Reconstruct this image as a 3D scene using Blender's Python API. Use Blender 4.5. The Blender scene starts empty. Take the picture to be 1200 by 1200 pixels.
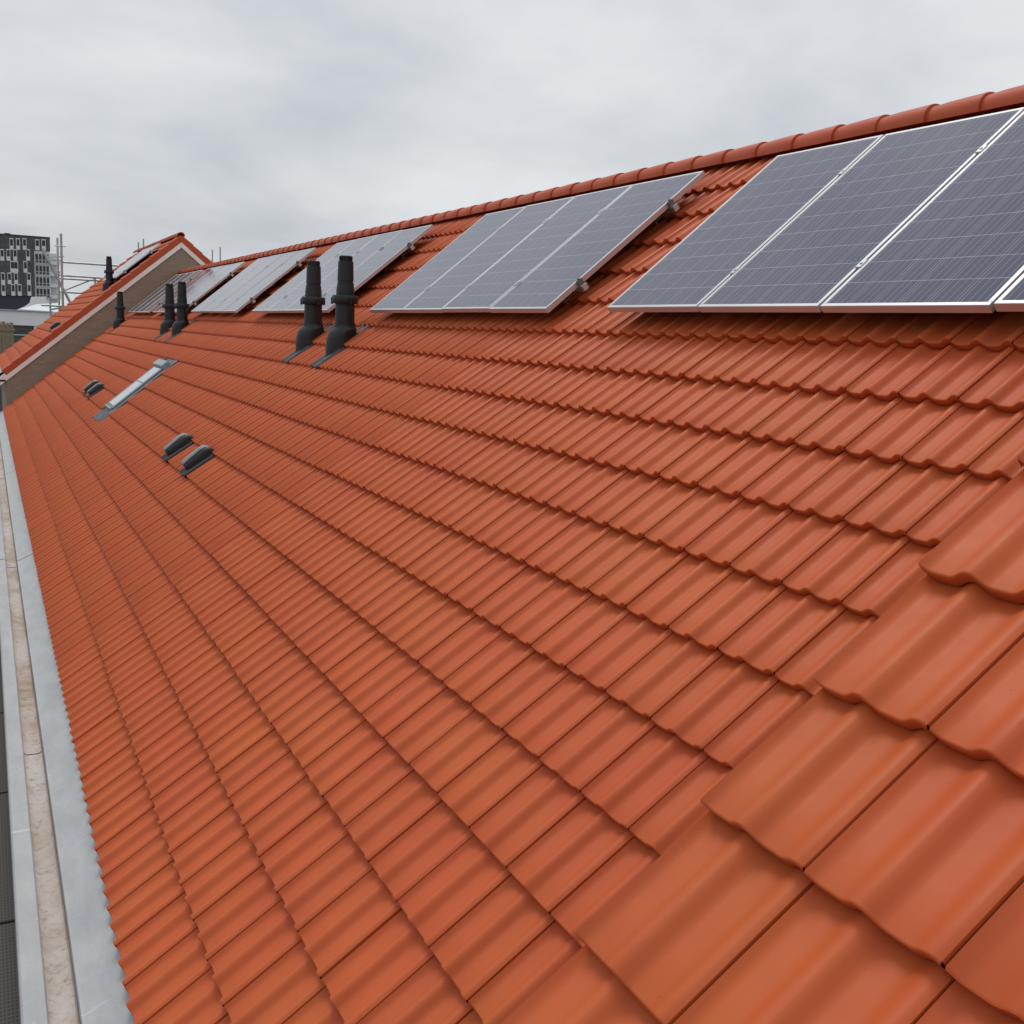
import bpy, math, random
from mathutils import Matrix, Vector
random.seed(7)
S = bpy.context.scene
COL = S.collection
AL = math.radians(40.0)                      # roof pitch
CA, SA, TA = math.cos(AL), math.sin(AL), math.tan(AL)
# roof frame: u = along the ridge towards the camera, v = up the slope, n = roof normal
RM = Matrix(((0, CA, -SA), (-1, 0, 0), (0, SA, CA)))      # columns u, v, n in world axes
def W3(u, v, n): return RM @ Vector((u, v, n))

# ---------------------------------------------------------------- camera
cam_d = bpy.data.cameras.new('camera'); cam = bpy.data.objects.new('camera', cam_d); COL.objects.link(cam)
Rc = Matrix(((0.447514, 0.168027, -0.878350), (0.712876, -0.660051, 0.236940), (-0.539943, -0.732188, -0.415165)))
Rw = RM @ Rc
Bx, By, Bz = Rw.col[0], -Rw.col[1], -Rw.col[2]
cam.matrix_world = Matrix.Translation(W3(0, 1.38044, 2.29725)) @ Matrix((Bx, By, Bz)).transposed().to_4x4()
cam_d.sensor_width = 36; cam_d.lens = 1217.8 / 1200 * 36
cam_d.clip_start = 0.05; cam_d.clip_end = 5000
S.camera = cam
S.render.resolution_x = S.render.resolution_y = 1024

# ---------------------------------------------------------------- light
SUN_EL, SUN_AZ = math.radians(66), math.radians(2)       # azimuth from +Y (along the roof) towards +X (over the ridge)
wd = bpy.data.worlds.new('World'); S.world = wd; wd.use_nodes = True
nt = wd.node_tree; nt.nodes.clear()
def N(t, **k):
    n = nt.nodes.new(t)
    for a, b in k.items(): setattr(n, a, b)
    return n
L = lambda a, b: nt.links.new(a, b)
out = N('ShaderNodeOutputWorld'); mixs = N('ShaderNodeMixShader')
bg1 = N('ShaderNodeBackground'); bg2 = N('ShaderNodeBackground')
sky = N('ShaderNodeTexSky', sky_type='NISHITA'); sky.sun_disc = False
sky.sun_elevation = SUN_EL; sky.sun_rotation = SUN_AZ
L(sky.outputs[0], bg1.inputs[0]); bg1.inputs[1].default_value = 0.10
tc = N('ShaderNodeTexCoord'); sep = N('ShaderNodeSeparateXYZ'); L(tc.outputs['Generated'], sep.inputs[0])
# project the direction onto a cloud layer overhead so that the banks flatten towards the horizon
addz = N('ShaderNodeMath', operation='ADD'); L(sep.outputs[2], addz.inputs[0]); addz.inputs[1].default_value = 0.30
mxz = N('ShaderNodeMath', operation='MAXIMUM'); L(addz.outputs[0], mxz.inputs[0]); mxz.inputs[1].default_value = 0.05
dx = N('ShaderNodeMath', operation='DIVIDE'); L(sep.outputs[0], dx.inputs[0]); L(mxz.outputs[0], dx.inputs[1])
dy = N('ShaderNodeMath', operation='DIVIDE'); L(sep.outputs[1], dy.inputs[0]); L(mxz.outputs[0], dy.inputs[1])
cmb = N('ShaderNodeCombineXYZ'); L(dx.outputs[0], cmb.inputs[0]); L(dy.outputs[0], cmb.inputs[1])
no = N('ShaderNodeTexNoise'); no.inputs['Scale'].default_value = 1.5; no.inputs['Detail'].default_value = 6; no.inputs['Roughness'].default_value = 0.52
no.inputs['Distortion'].default_value = 0.25
L(cmb.outputs[0], no.inputs['Vector'])
cr = N('ShaderNodeValToRGB'); e = cr.color_ramp.elements
e[0].position = 0.36; e[0].color = (0.462, 0.485, 0.518, 1); e[1].position = 0.66; e[1].color = (0.665, 0.683, 0.695, 1)
L(no.outputs['Fac'], cr.inputs[0])
# overcast sky: brighter towards the zenith
mr = N('ShaderNodeMapRange'); mr.inputs['From Min'].default_value = 0.0; mr.inputs['From Max'].default_value = 1.0
mr.inputs['To Min'].default_value = 0.94; mr.inputs['To Max'].default_value = 1.35
L(sep.outputs[2], mr.inputs['Value']); L(cr.outputs[0], bg2.inputs[0]); L(mr.outputs[0], bg2.inputs[1])
mixs.inputs[0].default_value = 0.95
L(bg1.outputs[0], mixs.inputs[1]); L(bg2.outputs[0], mixs.inputs[2]); L(mixs.outputs[0], out.inputs[0])
sd = bpy.data.lights.new('sun', 'SUN'); sun = bpy.data.objects.new('sun', sd); COL.objects.link(sun)
sd.energy = 1.15; sd.angle = math.radians(24); sd.color = (1, 0.965, 0.92)
sdir = Vector((math.sin(SUN_AZ) * math.cos(SUN_EL), math.cos(SUN_AZ) * math.cos(SUN_EL), math.sin(SUN_EL)))
sun.rotation_euler = sdir.to_track_quat('Z', 'Y').to_euler(); sun.location = (-10, 10, 30)
S.view_settings.view_transform = 'Standard'; S.view_settings.look = 'None'
S.view_settings.exposure = 0.22; S.view_settings.gamma = 1.0
S.render.engine = 'CYCLES'

# ---------------------------------------------------------------- materials
MATS = {}
class MN:
    """small node-tree helper"""
    def __init__(s, name):
        s.m = bpy.data.materials.new(name); s.m.use_nodes = True; s.t = s.m.node_tree
        s.b = s.t.nodes['Principled BSDF']; MATS[name] = s.m
        s.tc = s.t.nodes.new('ShaderNodeTexCoord')
    def n(s, t, **k):
        x = s.t.nodes.new(t)
        for a, b in k.items(): setattr(x, a, b)
        return x
    def l(s, a, b): s.t.links.new(a, b)
    def noise(s, scale, detail=4, rough=0.55, vec=None, stretch=None, dist=0):
        x = s.n('ShaderNodeTexNoise'); x.inputs['Scale'].default_value = scale; x.inputs['Detail'].default_value = detail
        x.inputs['Roughness'].default_value = rough; x.inputs['Distortion'].default_value = dist
        v = vec or s.geo()
        if stretch:
            mp = s.n('ShaderNodeMapping'); mp.inputs['Scale'].default_value = stretch; s.l(v, mp.inputs[0]); v = mp.outputs[0]
        s.l(v, x.inputs['Vector']); return x.outputs['Fac']
    def geo(s):
        if not hasattr(s, 'g'): s.g = s.n('ShaderNodeNewGeometry')
        return s.g.outputs['Position']
    def ramp(s, fac, stops):
        x = s.n('ShaderNodeValToRGB'); s.l(fac, x.inputs[0]); el = x.color_ramp.elements
        while len(el) < len(stops): el.new(0.5)
        for q, (p, c) in zip(el, stops): q.position = p; q.color = (*c, 1) if len(c) == 3 else c
        return x.outputs[0]
    def mix(s, fac, a, b, blend='MIX'):
        x = s.n('ShaderNodeMix', data_type='RGBA', blend_type=blend)
        for i, v in ((0, fac), (6, a), (7, b)):
            if hasattr(v, 'node'): s.l(v, x.inputs[i])
            else: x.inputs[i].default_value = v if i == 0 else (*v, 1)
        return x.outputs[2]
    def math(s, op, a, b=0.0, c=None):
        x = s.n('ShaderNodeMath', operation=op)
        for i, v in enumerate((a, b) if c is None else (a, b, c)):
            if hasattr(v, 'node'): s.l(v, x.inputs[i])
            else: x.inputs[i].default_value = v
        return x.outputs[0]
    def set(s, **k):
        for a, v in k.items():
            i = s.b.inputs[a.replace('_', ' ')]
            if hasattr(v, 'node'): s.l(v, i)
            else: i.default_value = (*v, 1) if isinstance(v, tuple) else v
        return s
    def bump(s, h, strength=0.3, dist=0.01):
        x = s.n('ShaderNodeBump'); x.inputs['Strength'].default_value = strength; x.inputs['Distance'].default_value = dist
        s.l(h, x.inputs['Height']); s.l(x.outputs[0], s.b.inputs['Normal']); return s
def simple(name, col, rough=0.6, metal=0.0, var=0.12, scale=6, bump=0.0, spec=0.5):
    m = MN(name); f = m.noise(scale, 5)
    m.set(Base_Color=m.ramp(f, [(0.3, tuple(c * (1 - var) for c in col)), (0.7, tuple(min(1, c * (1 + var)) for c in col))]), Roughness=rough, Metallic=metal)
    m.b.inputs['Specular IOR Level'].default_value = spec
    if bump: m.bump(m.noise(scale * 12, 3), bump, 0.004)
    return m.m

def tile_material(name, base, alt):
    m = MN(name)
    oi = m.n('ShaderNodeObjectInfo'); at = m.n('ShaderNodeAttribute'); at.attribute_name = 'tint'
    r = m.math('FRACT', m.math('ADD', oi.outputs['Random'], at.outputs['Fac']))
    big = m.noise(1.7, 3, 0.5); fine = m.noise(260, 2, 0.6); mid = m.noise(14, 4, 0.6)
    f = m.math('ADD', m.math('MULTIPLY', big, 0.95), m.math('MULTIPLY', r, 0.07))
    c = m.mix(m.ramp(f, [(0.22, (0, 0, 0)), (0.80, (1, 1, 1))]), base, alt)
    dust = m.ramp(mid, [(0.45, (0, 0, 0)), (0.85, (0.32, 0.32, 0.32))])
    c = m.mix(dust, c, tuple(x * 0.85 + 0.018 for x in base))
    v = m.math('MULTIPLY_ADD', m.math('FRACT', m.math('MULTIPLY', r, 7.31)), 0.05, 0.975)
    hs = m.n('ShaderNodeHueSaturation'); m.l(c, hs.inputs['Color']); m.l(v, hs.inputs['Value'])
    # sparse dark specks and scuffs
    vo = m.n('ShaderNodeTexVoronoi'); vo.inputs['Scale'].default_value = 9; m.l(m.geo(), vo.inputs['Vector'])
    sp = m.ramp(vo.outputs['Distance'], [(0.012, (1, 1, 1)), (0.028, (0, 0, 0))])
    c = m.mix(m.math('MULTIPLY', sp, 0.55), hs.outputs[0], (0.10, 0.035, 0.02))
    m.set(Base_Color=c, Roughness=m.math('MULTIPLY_ADD', mid, 0.22, 0.44))
    m.b.inputs['Specular IOR Level'].default_value = 0.30
    m.bump(fine, 0.16, 0.0008)
    return m.m
tile_material('tile', (0.475, 0.080, 0.024), (0.490, 0.105, 0.023))
tile_material('verge_red', (0.44, 0.075, 0.03), (0.47, 0.095, 0.035))
simple('deck_dark', (0.07, 0.032, 0.022), 0.9)
simple('black_plastic', (0.0065, 0.007, 0.0095), 0.48, 0, 0.25, 9)
simple('grey_plastic', (0.050, 0.056, 0.056), 0.38, 0, 0.3, 14)
simple('vent_cap_grey', (0.15, 0.17, 0.165), 0.35, 0, 0.2, 14)
simple('flashing_dark', (0.035, 0.04, 0.042), 0.4, 0, 0.3, 12)
simple('lead', (0.10, 0.11, 0.125), 0.5, 0.25, 0.35, 9, 0.3)
simple('aluminium', (0.58, 0.58, 0.595), 0.36, 0.65, 0.06, 3)
simple('dark_clamp', (0.17, 0.17, 0.165), 0.45, 0.5)
simple('window_frame_grey', (0.14, 0.155, 0.165), 0.4, 0.2)
simple('hood_grey', (0.30, 0.325, 0.335), 0.45, 0.2)
simple('white_paint', (0.82, 0.80, 0.74), 0.5, 0, 0.05, 2)
simple('scaffold_steel', (0.40, 0.42, 0.41), 0.45, 0.6, 0.2, 4)
simple('concrete_ground', (0.16, 0.155, 0.145), 0.9, 0, 0.25, 0.6)
simple('plaster_white', (0.72, 0.73, 0.74), 0.7, 0, 0.05, 0.6)
simple('dark_brick_far', (0.085, 0.085, 0.088), 0.85, 0, 0.25, 1.2)
simple('navy_far', (0.03, 0.035, 0.055), 0.6)
simple('grey_panel_far', (0.42, 0.44, 0.45), 0.6)
simple('window_pale_far', (0.66, 0.67, 0.67), 0.6)
simple('canopy_sheet', (0.55, 0.58, 0.60), 0.5, 0.1, 0.08, 0.8)
def brick_material(name, c1, c2, mort, sx=1.0):
    m = MN(name); mp = m.n('ShaderNodeMapping'); mp.inputs['Rotation'].default_value = (math.radians(90), 0, 0)
    m.l(m.geo(), mp.inputs[0])
    b = m.n('ShaderNodeTexBrick'); m.l(mp.outputs[0], b.inputs['Vector']); b.inputs['Scale'].default_value = 1.0
    b.inputs['Brick Width'].default_value = 0.21 * sx; b.inputs['Row Height'].default_value = 0.0625 * sx; b.inputs['Mortar Size'].default_value = 0.006 * sx
    b.inputs['Color1'].default_value = (*c1, 1); b.inputs['Color2'].default_value = (*c2, 1); b.inputs['Mortar'].default_value = (*mort, 1)
    c = m.mix(m.math('MULTIPLY', m.noise(1.3, 5), 0.5), b.outputs[0], tuple(x * 0.72 for x in c1))
    m.set(Base_Color=c, Roughness=0.9); m.bump(b.outputs['Fac'], -0.4, 0.004); return m.m
brick_material('gable_brick', (0.34, 0.275, 0.205), (0.28, 0.22, 0.165), (0.20, 0.18, 0.155))
brick_material('dark_brick', (0.085, 0.085, 0.085), (0.05, 0.052, 0.055), (0.14, 0.14, 0.135), 2.2)
def wood_material():
    m = MN('weathered_wood'); f = m.noise(7, 6, 0.6, stretch=(9, 9, 1))
    m.set(Base_Color=m.ramp(f, [(0.3, (0.16, 0.12, 0.075)), (0.7, (0.34, 0.27, 0.18))]), Roughness=0.85); return m.m
wood_material()
def zinc_material():
    m = MN('zinc'); a = m.noise(3.0, 7, 0.66, stretch=(3, 1.0, 3)); b = m.noise(1.3, 5, 0.62); sc = m.noise(34, 5, 0.72, stretch=(1.0, 1.3, 1), dist=1.6)
    c = m.ramp(a, [(0.28, (0.29, 0.30, 0.31)), (0.5, (0.34, 0.35, 0.357)), (0.72, (0.40, 0.408, 0.412))])
    # scuffs drawn across the sheet by the roofers' tools
    mp = m.n('ShaderNodeMapping'); mp.inputs['Rotation'].default_value = (0, 0, math.radians(-38)); mp.inputs['Scale'].default_value = (1.6, 26, 1); m.l(m.geo(), mp.inputs[0])
    st = m.noise(1.0, 3, 0.6, vec=mp.outputs[0])
    c = m.mix(m.ramp(st, [(0.66, (0, 0, 0)), (0.72, (0.45, 0.45, 0.45))]), c, (0.62, 0.62, 0.61))
    c = m.mix(m.ramp(sc, [(0.62, (0, 0, 0)), (0.70, (0.6, 0.6, 0.6))]), c, (0.66, 0.66, 0.65))
    c = m.mix(m.ramp(b, [(0.56, (0, 0, 0)), (0.78, (0.35, 0.35, 0.35))]), c, (0.38, 0.36, 0.33))
    m.set(Base_Color=c, Roughness=m.math('MULTIPLY_ADD', a, 0.3, 0.40), Metallic=0.12)
    m.bump(m.noise(14, 5), 0.15, 0.003); return m.m
zinc_material()
def dirty_channel():
    m = MN('dirty_channel'); a = m.noise(2.6, 8, 0.70, stretch=(1.4, 0.6, 1), dist=0.8); b = m.noise(19, 7, 0.74, dist=0.8); d = m.noise(38, 4, 0.7); k = m.noise(60, 3, 0.6)
    c = m.ramp(a, [(0.36, (0.52, 0.475, 0.445)), (0.50, (0.47, 0.41, 0.365)), (0.60, (0.39, 0.305, 0.23)), (0.70, (0.30, 0.205, 0.115))])
    c = m.mix(m.ramp(b, [(0.52, (0, 0, 0)), (0.66, (0.8, 0.8, 0.8))]), c, (0.25, 0.19, 0.135))
    c = m.mix(m.ramp(k, [(0.60, (0, 0, 0)), (0.70, (0.5, 0.5, 0.5))]), c, (0.62, 0.59, 0.56))
    c = m.mix(m.ramp(d, [(0.66, (0, 0, 0)), (0.70, (0.9, 0.9, 0.9))]), c, (0.035, 0.03, 0.025))
    m.set(Base_Color=c, Roughness=0.75); m.bump(b, 0.5, 0.005); return m.m
dirty_channel()
def pv_material():
    """photovoltaic laminate: blue cells, thin white busbars and cell gaps under glass; object coordinates in metres"""
    m = MN('pv_cells'); sp = m.n('ShaderNodeSeparateXYZ'); m.l(m.tc.outputs['Object'], sp.inputs[0]); x, y = sp.outputs[0], sp.outputs[1]
    def lines(v, off, pitch, w):       # 1 on a line
        t = m.math('FRACT', m.math('DIVIDE', m.math('ADD', v, off), pitch))
        d = m.math('ABSOLUTE', m.math('SUBTRACT', t, 0.5))
        return m.math('GREATER_THAN', d, 0.5 - w / pitch / 2)
    px, py = 0.1515, 0.1640
    gx = lines(x, 10 * px - 0.02, px, 0.0032); gy = lines(y, 10 * py - 0.022, py, 0.0030)
    bb = lines(x, 10 * px - 0.02 + px / 8, px / 4, 0.0020)
    gd = lines(x, 10 * px - 0.02, px, 0.013)
    cellr = m.noise(2.2, 3, 0.5, vec=m.tc.outputs['Object'])
    base = m.ramp(cellr, [(0.3, (0.018, 0.022, 0.066)), (0.7, (0.030, 0.032, 0.080))])
    base = m.mix(gd, base, (0.014, 0.016, 0.030))
    base = m.mix(m.math('MULTIPLY', bb, 0.6), base, (0.45, 0.46, 0.50))
    base = m.mix(m.math('MAXIMUM', m.math('MULTIPLY', gx, 0.5), m.math('MULTIPLY', gy, 0.6)), base, (0.55, 0.56, 0.60))
    dust = m.noise(3.0, 6, 0.65, vec=m.tc.outputs['Object'], stretch=(6, 1.2, 1))
    base = m.mix(m.math('MULTIPLY', dust, 0.05), base, (0.35, 0.34, 0.33))
    m.set(Base_Color=base, Roughness=0.10)
    m.b.inputs['IOR'].default_value = 1.5; m.b.inputs['Coat Weight'].default_value = 0.12; m.b.inputs['Coat Roughness'].default_value = 0.07
    return m.m
pv_material()
def glass_dark(name, col, rough=0.05):
    m = MN(name); f = m.noise(0.5, 2); m.set(Base_Color=m.ramp(f, [(0.3, col), (0.7, tuple(c * 1.3 for c in col))]), Roughness=rough); m.b.inputs['IOR'].default_value = 1.6
    m.b.inputs['Coat Weight'].default_value = 0.5; m.b.inputs['Coat Roughness'].default_value = 0.03; return m.m
glass_dark('roof_glass', (0.30, 0.35, 0.355)); simple('far_glass', (0.022, 0.025, 0.032), 0.35, 0, 0.3, 0.3)
def mesh_deck():
    m = MN('scaffold_deck'); sp = m.n('ShaderNodeSeparateXYZ'); m.l(m.geo(), sp.inputs[0])
    fx = m.math('FRACT', m.math('MULTIPLY', sp.outputs[0], 55)); fy = m.math('FRACT', m.math('MULTIPLY', sp.outputs[1], 30))
    h = m.math('MULTIPLY', m.math('GREATER_THAN', fx, 0.4), m.math('GREATER_THAN', fy, 0.4))
    c = m.mix(h, (0.085, 0.075, 0.06), (0.02, 0.018, 0.016)); c = m.mix(m.math('MULTIPLY', m.noise(3, 5), 0.6), c, (0.06, 0.055, 0.048))
    m.set(Base_Color=c, Roughness=0.7); return m.m
mesh_deck()

# ---------------------------------------------------------------- mesh helpers
class MB:
    def __init__(s): s.v = []; s.f = []
    def add(s, verts, faces):
        o = len(s.v); s.v += [tuple(p) for p in verts]; s.f += [tuple(i + o for i in f) for f in faces]; return s
    def box(s, a, b):
        (x0, y0, z0), (x1, y1, z1) = a, b
        return s.add([(x0, y0, z0), (x1, y0, z0), (x1, y1, z0), (x0, y1, z0), (x0, y0, z1), (x1, y0, z1), (x1, y1, z1), (x0, y1, z1)],
                     [(0, 3, 2, 1), (4, 5, 6, 7), (0, 1, 5, 4), (1, 2, 6, 5), (2, 3, 7, 6), (3, 0, 4, 7)])
    def bbox(s, a, b, c=0.004):
        """box with chamfered top edges"""
        (x0, y0, z0), (x1, y1, z1) = a, b
        r = lambda d, z: [(x0 + d, y0 + d, z), (x1 - d, y0 + d, z), (x1 - d, y1 - d, z), (x0 + d, y1 - d, z)]
        v = r(0, z0) + r(0, z1 - c) + r(c, z1)
        f = [(3, 2, 1, 0), (8, 9, 10, 11)]
        for k in (0, 4):
            for i in range(4): f.append((k + i, k + (i + 1) % 4, k + 4 + (i + 1) % 4, k + 4 + i))
        return s.add(v, f)
    def sweep(s, prof, y0, y1, closed=False, caps=False):
        """profile [(x,z)] extruded along y"""
        n = len(prof); v = [(x, y0, z) for x, z in prof] + [(x, y1, z) for x, z in prof]
        f = [(i, (i + 1) % n, n + (i + 1) % n, n + i) for i in range(n if closed else n - 1)]
        if caps: f += [tuple(range(n))[::-1], tuple(range(n, 2 * n))]
        return s.add(v, f)
    def lathe(s, prof, seg=24, c=(0, 0, 0), cap=True):
        v = []; f = []
        for r, z in prof:
            for i in range(seg):
                a = 2 * math.pi * i / seg; v.append((c[0] + r * math.cos(a), c[1] + r * math.sin(a), c[2] + z))
        for k in range(len(prof) - 1):
            for i in range(seg): j = (i + 1) % seg; f.append((k * seg + i, k * seg + j, (k + 1) * seg + j, (k + 1) * seg + i))
        if cap: f += [tuple(range(seg))[::-1], tuple((len(prof) - 1) * seg + i for i in range(seg))]
        return s.add(v, f)
    def tube(s, a, b, r=0.024, seg=10):
        a, b = Vector(a), Vector(b); d = (b - a).normalized(); up = Vector((0, 0, 1)) if abs(d.z) < 0.9 else Vector((1, 0, 0))
        x = d.cross(up).normalized(); y = d.cross(x); v = []
        for p in (a, b):
            for i in range(seg): t = 2 * math.pi * i / seg; v.append(p + x * math.cos(t) * r + y * math.sin(t) * r)
        f = [(i, (i + 1) % seg, seg + (i + 1) % seg, seg + i) for i in range(seg)] + [tuple(range(seg))[::-1], tuple(range(seg, 2 * seg))]
        return s.add(v, f)
    def mesh(s, name, mat, smooth=None):
        me = bpy.data.meshes.new(name); me.from_pydata(s.v, [], s.f); me.materials.append(MATS[mat])
        import bmesh
        bm = bmesh.new(); bm.from_mesh(me); bmesh.ops.recalc_face_normals(bm, faces=bm.faces)
        if smooth is not None:
            for f in bm.faces: f.smooth = True
            for ed in bm.edges:
                if len(ed.link_faces) == 2 and ed.calc_face_angle(0) > math.radians(smooth): ed.smooth = False
        bm.to_mesh(me); bm.free(); me.update(); return me
    def build(s, name, mat, parent=None, smooth=None, loc=None):
        return link(name, s.mesh(name, mat, smooth), parent, loc)
def link(name, me, parent=None, loc=None, rot=None):
    o = bpy.data.objects.new(name, me); COL.objects.link(o); o.parent = parent
    if loc is not None: o.location = loc
    if rot is not None: o.rotation_euler = rot
    return o
def tag(o, label=None, cat=None, group=None, kind=None):
    if label: o['label'] = label
    if cat: o['category'] = cat
    if group: o['group'] = group
    if kind: o['kind'] = kind
    return o
def empty(name, loc=(0, 0, 0), label=None, cat=None, group=None):
    o = bpy.data.objects.new(name, None); COL.objects.link(o); o.location = loc; o.empty_display_size = 0.2
    return tag(o, label, cat, group)
RQ = RM.to_euler()
def on_roof(o, u, v, n): o.location = W3(u, v, n); o.rotation_euler = RQ; return o

# ---------------------------------------------------------------- ground
GZ = -6.2
g = MB(); g.add([(-1500, -1500, GZ), (1500, -1500, GZ), (1500, 1500, GZ), (-1500, 1500, GZ)], [(0, 1, 2, 3)])
tag(g.build('ground', 'concrete_ground'), kind='structure')

# ---------------------------------------------------------------- roof tiles
TW, TE, TL = 0.300, 0.3511, 0.415           # cover width, exposed length, full length
HR, TH = 0.0305, 0.037                      # roll height, tile thickness
TN = -0.047                                 # the roof plane runs through the tops of the noses
def prof_h(x):
    t = (x / (TW / 2)) % 1.0
    d = ((t - 0.87 + 0.5) % 1.0) - 0.5
    w = 0.43 if d < 0 else 0.29
    d = abs(d)
    return HR * (0.5 + 0.5 * math.cos(math.pi * d / w)) if d < w else 0.0
def tile_geo(nx, fine):
    """one double-roll interlocking tile; origin at the nose, left edge"""
    x1 = TW - 0.0042; xs = [x1 * i / nx for i in range(nx + 1)]
    # (y, dz) stations, dz measured from the tile's top surface
    if fine: st = [(0.040, -TH), (0.0090, -TH), (0.0060, -TH + 0.004), (0.0025, -0.0170), (0.0000, -0.0060), (0.0018, -0.0018), (0.0060, 0), (0.12, 0), (0.24, 0), (TE, 0), (TL, 0)]
    else: st = [(0.035, -TH), (0.007, -TH), (0.0000, -0.0050), (0.005, 0), (TL, 0)]
    v = []; f = []
    for y, dz in st:
        zt = TH * 1.06 * (1 - max(y, 0) / TE)
        for x in xs: v.append((x, y, zt + prof_h(x) + dz))
    n = nx + 1
    for k in range(len(st) - 1):
        for i in range(nx): f.append((k * n + i, k * n + i + 1, (k + 1) * n + i + 1, (k + 1) * n + i))
    # side edges drop by the tile thickness
    top = range(2 if not fine else 6, len(st))
    for side, i in ((0, 0), (1, nx)):
        ids = []
        for k in top:
            p = v[k * n + i]; v.append((p[0], p[1], p[2] - 0.028)); ids.append((k * n + i, len(v) - 1))
        for (a, b), (c, d) in zip(ids, ids[1:]): f.append((a, c, d, b))
    return v, f
FV, FF = tile_geo(32, True); CV, CF = tile_geo(16, False)
def shared(name, V, F, mat, sm):
    m = MB(); m.v, m.f = V, F; return m.mesh(name, mat, sm)
TILE = shared('roof_tile', FV, FF, 'tile', 50)
jit = lambda a: random.uniform(-a, a)
CAMP = cam.matrix_world.translation.copy(); CINV = cam.matrix_world.inverted()
def pix(p):
    q = CINV @ p
    if q.z > -0.1: return None
    return 600 + 1217.8 * q.x / -q.z, 600 - 1217.8 * q.y / -q.z
def lay_tiles(roof, u0, ncol, r0, r1, n, limit, skip=()):
    """tiles on the slope: the largest in view as single objects, the rest joined"""
    cells = []
    for c in range(ncol):
        for r in range(r0, r1):
            if (c, r) in skip: continue
            w = W3(u0 + c * TW + 0.15, r * TE + 0.17, n); p = pix(w)
            a = [pix(W3(u0 + c * TW + i * TW, r * TE + j * TE, n)) for i, j in ((0, 0), (1, 0), (0, 1))]
            area = 0
            if p and all(a) and -70 < p[0] < 1270 and -70 < p[1] < 1270:
                area = abs((a[1][0] - a[0][0]) * (a[2][1] - a[0][1]) - (a[1][1] - a[0][1]) * (a[2][0] - a[0][0]))
            cells.append((area, c, r))
    cells.sort(reverse=True)
    single = [k for k in cells[:limit]]
    for a, c, r in single:
        link('roof_tile', TILE, roof, (u0 + c * TW + jit(0.0008), r * TE + jit(0.0022), n + jit(0.0012)), (jit(0.004), jit(0.004), jit(0.0038)))
    v = []; f = []; tint = []
    for a, c, r in cells[limit:]:
        o = len(v); ou, ov, on = u0 + c * TW + jit(0.0008), r * TE + jit(0.0022), n + jit(0.001); sk = jit(0.004)
        v += [(x + ou - sk * y, y + ov + sk * x, z + on) for x, y, z in CV]; f += [tuple(i + o for i in q) for q in CF]; tint += [random.random()] * len(CF)
    if v:
        me = bpy.data.meshes.new('roof_tile_field'); me.from_pydata(v, [], f); me.materials.append(MATS['tile'])
        at = me.attributes.new('tint', 'FLOAT', 'FACE'); at.data.foreach_set('value', tint)
        me.polygons.foreach_set('use_smooth', [True] * len(f))
        me.update(); me.set_sharp_from_angle(angle=math.radians(50))
        tag(link('roof_tile_field', me, roof), kind='stuff')
VR = 6.42                                    # slope length to the ridge line
XR, ZR = VR * CA, VR * SA
RIDGE_N = 18
def roof_deck(parent, u0, u1, n, name='roof', v0=0.0):
    """timber deck of the slope, in roof coordinates; carries the tiles"""
    m = MB(); m.box((u0, v0 + 0.02, n - 0.20), (u1, v0 + VR - 0.02, n - 0.072)); o = m.build(name, 'deck_dark', parent)
    o.rotation_euler = RQ; return o
def back_slope(parent, y0, y1, dz):
    m = MB(); th = 0.10
    xb = 2 * XR
    m.add([(XR + 0.03, y0, ZR + dz - 0.02), (XR + 0.03, y1, ZR + dz - 0.02), (xb, y1, dz), (xb, y0, dz), (XR + 0.03, y0, ZR + dz - 0.02 - th), (XR + 0.03, y1, ZR + dz - 0.02 - th), (xb, y1, dz - th), (xb, y0, dz - th)],
          [(0, 1, 2, 3), (4, 7, 6, 5), (0, 3, 7, 4), (1, 5, 6, 2), (3, 2, 6, 7), (0, 4, 5, 1)])
    return m.build('rear_slope', 'tile', parent)
# ridge tile: rounded cap, slightly conical so that each laps the next
def ridge_mesh():
    m = MB(); seg = 14; L_ = 0.435; v = []; f = []
    prof = []
    for i in range(seg + 1):
        a = math.radians(-102 + 204 * i / seg); prof.append((math.sin(a), math.cos(a)))
    st = [(0.0, 0.086, 0), (0.0, 0.108, 0), (0.004, 0.110, 0), (0.14, 0.1065, 0), (0.28, 0.102, 0), (L_, 0.090, 0)]   # y = along, towards the lap of the next
    for y, r, _ in st:
        for sx, cz in prof: v.append((math.copysign(abs(sx) ** 0.92, sx) * r * 1.05, y, (cz if cz < 0.35 else 0.35 + (cz - 0.35) * 0.9) * r))
    n = seg + 1
    for k in range(len(st) - 1):
        for i in range(seg): f.append((k * n + i, k * n + i + 1, (k + 1) * n + i + 1, (k + 1) * n + i))
    m.v, m.f = v, f; return m.mesh('ridge_tile', 'verge_red', 35)
RIDGE = ridge_mesh()
def lay_ridge(parent, y0, y1, dz, loc=(0, 0, 0)):
    y = y0; zc = ZR + dz - 0.040
    while y < y1 - 0.2:
        link('ridge_tile', RIDGE, parent, (XR + jit(0.002) - loc[0], y + jit(0.003) - loc[1], zc + jit(0.002) - loc[2]), (jit(0.004), 0, jit(0.004))); y += 0.40

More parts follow.
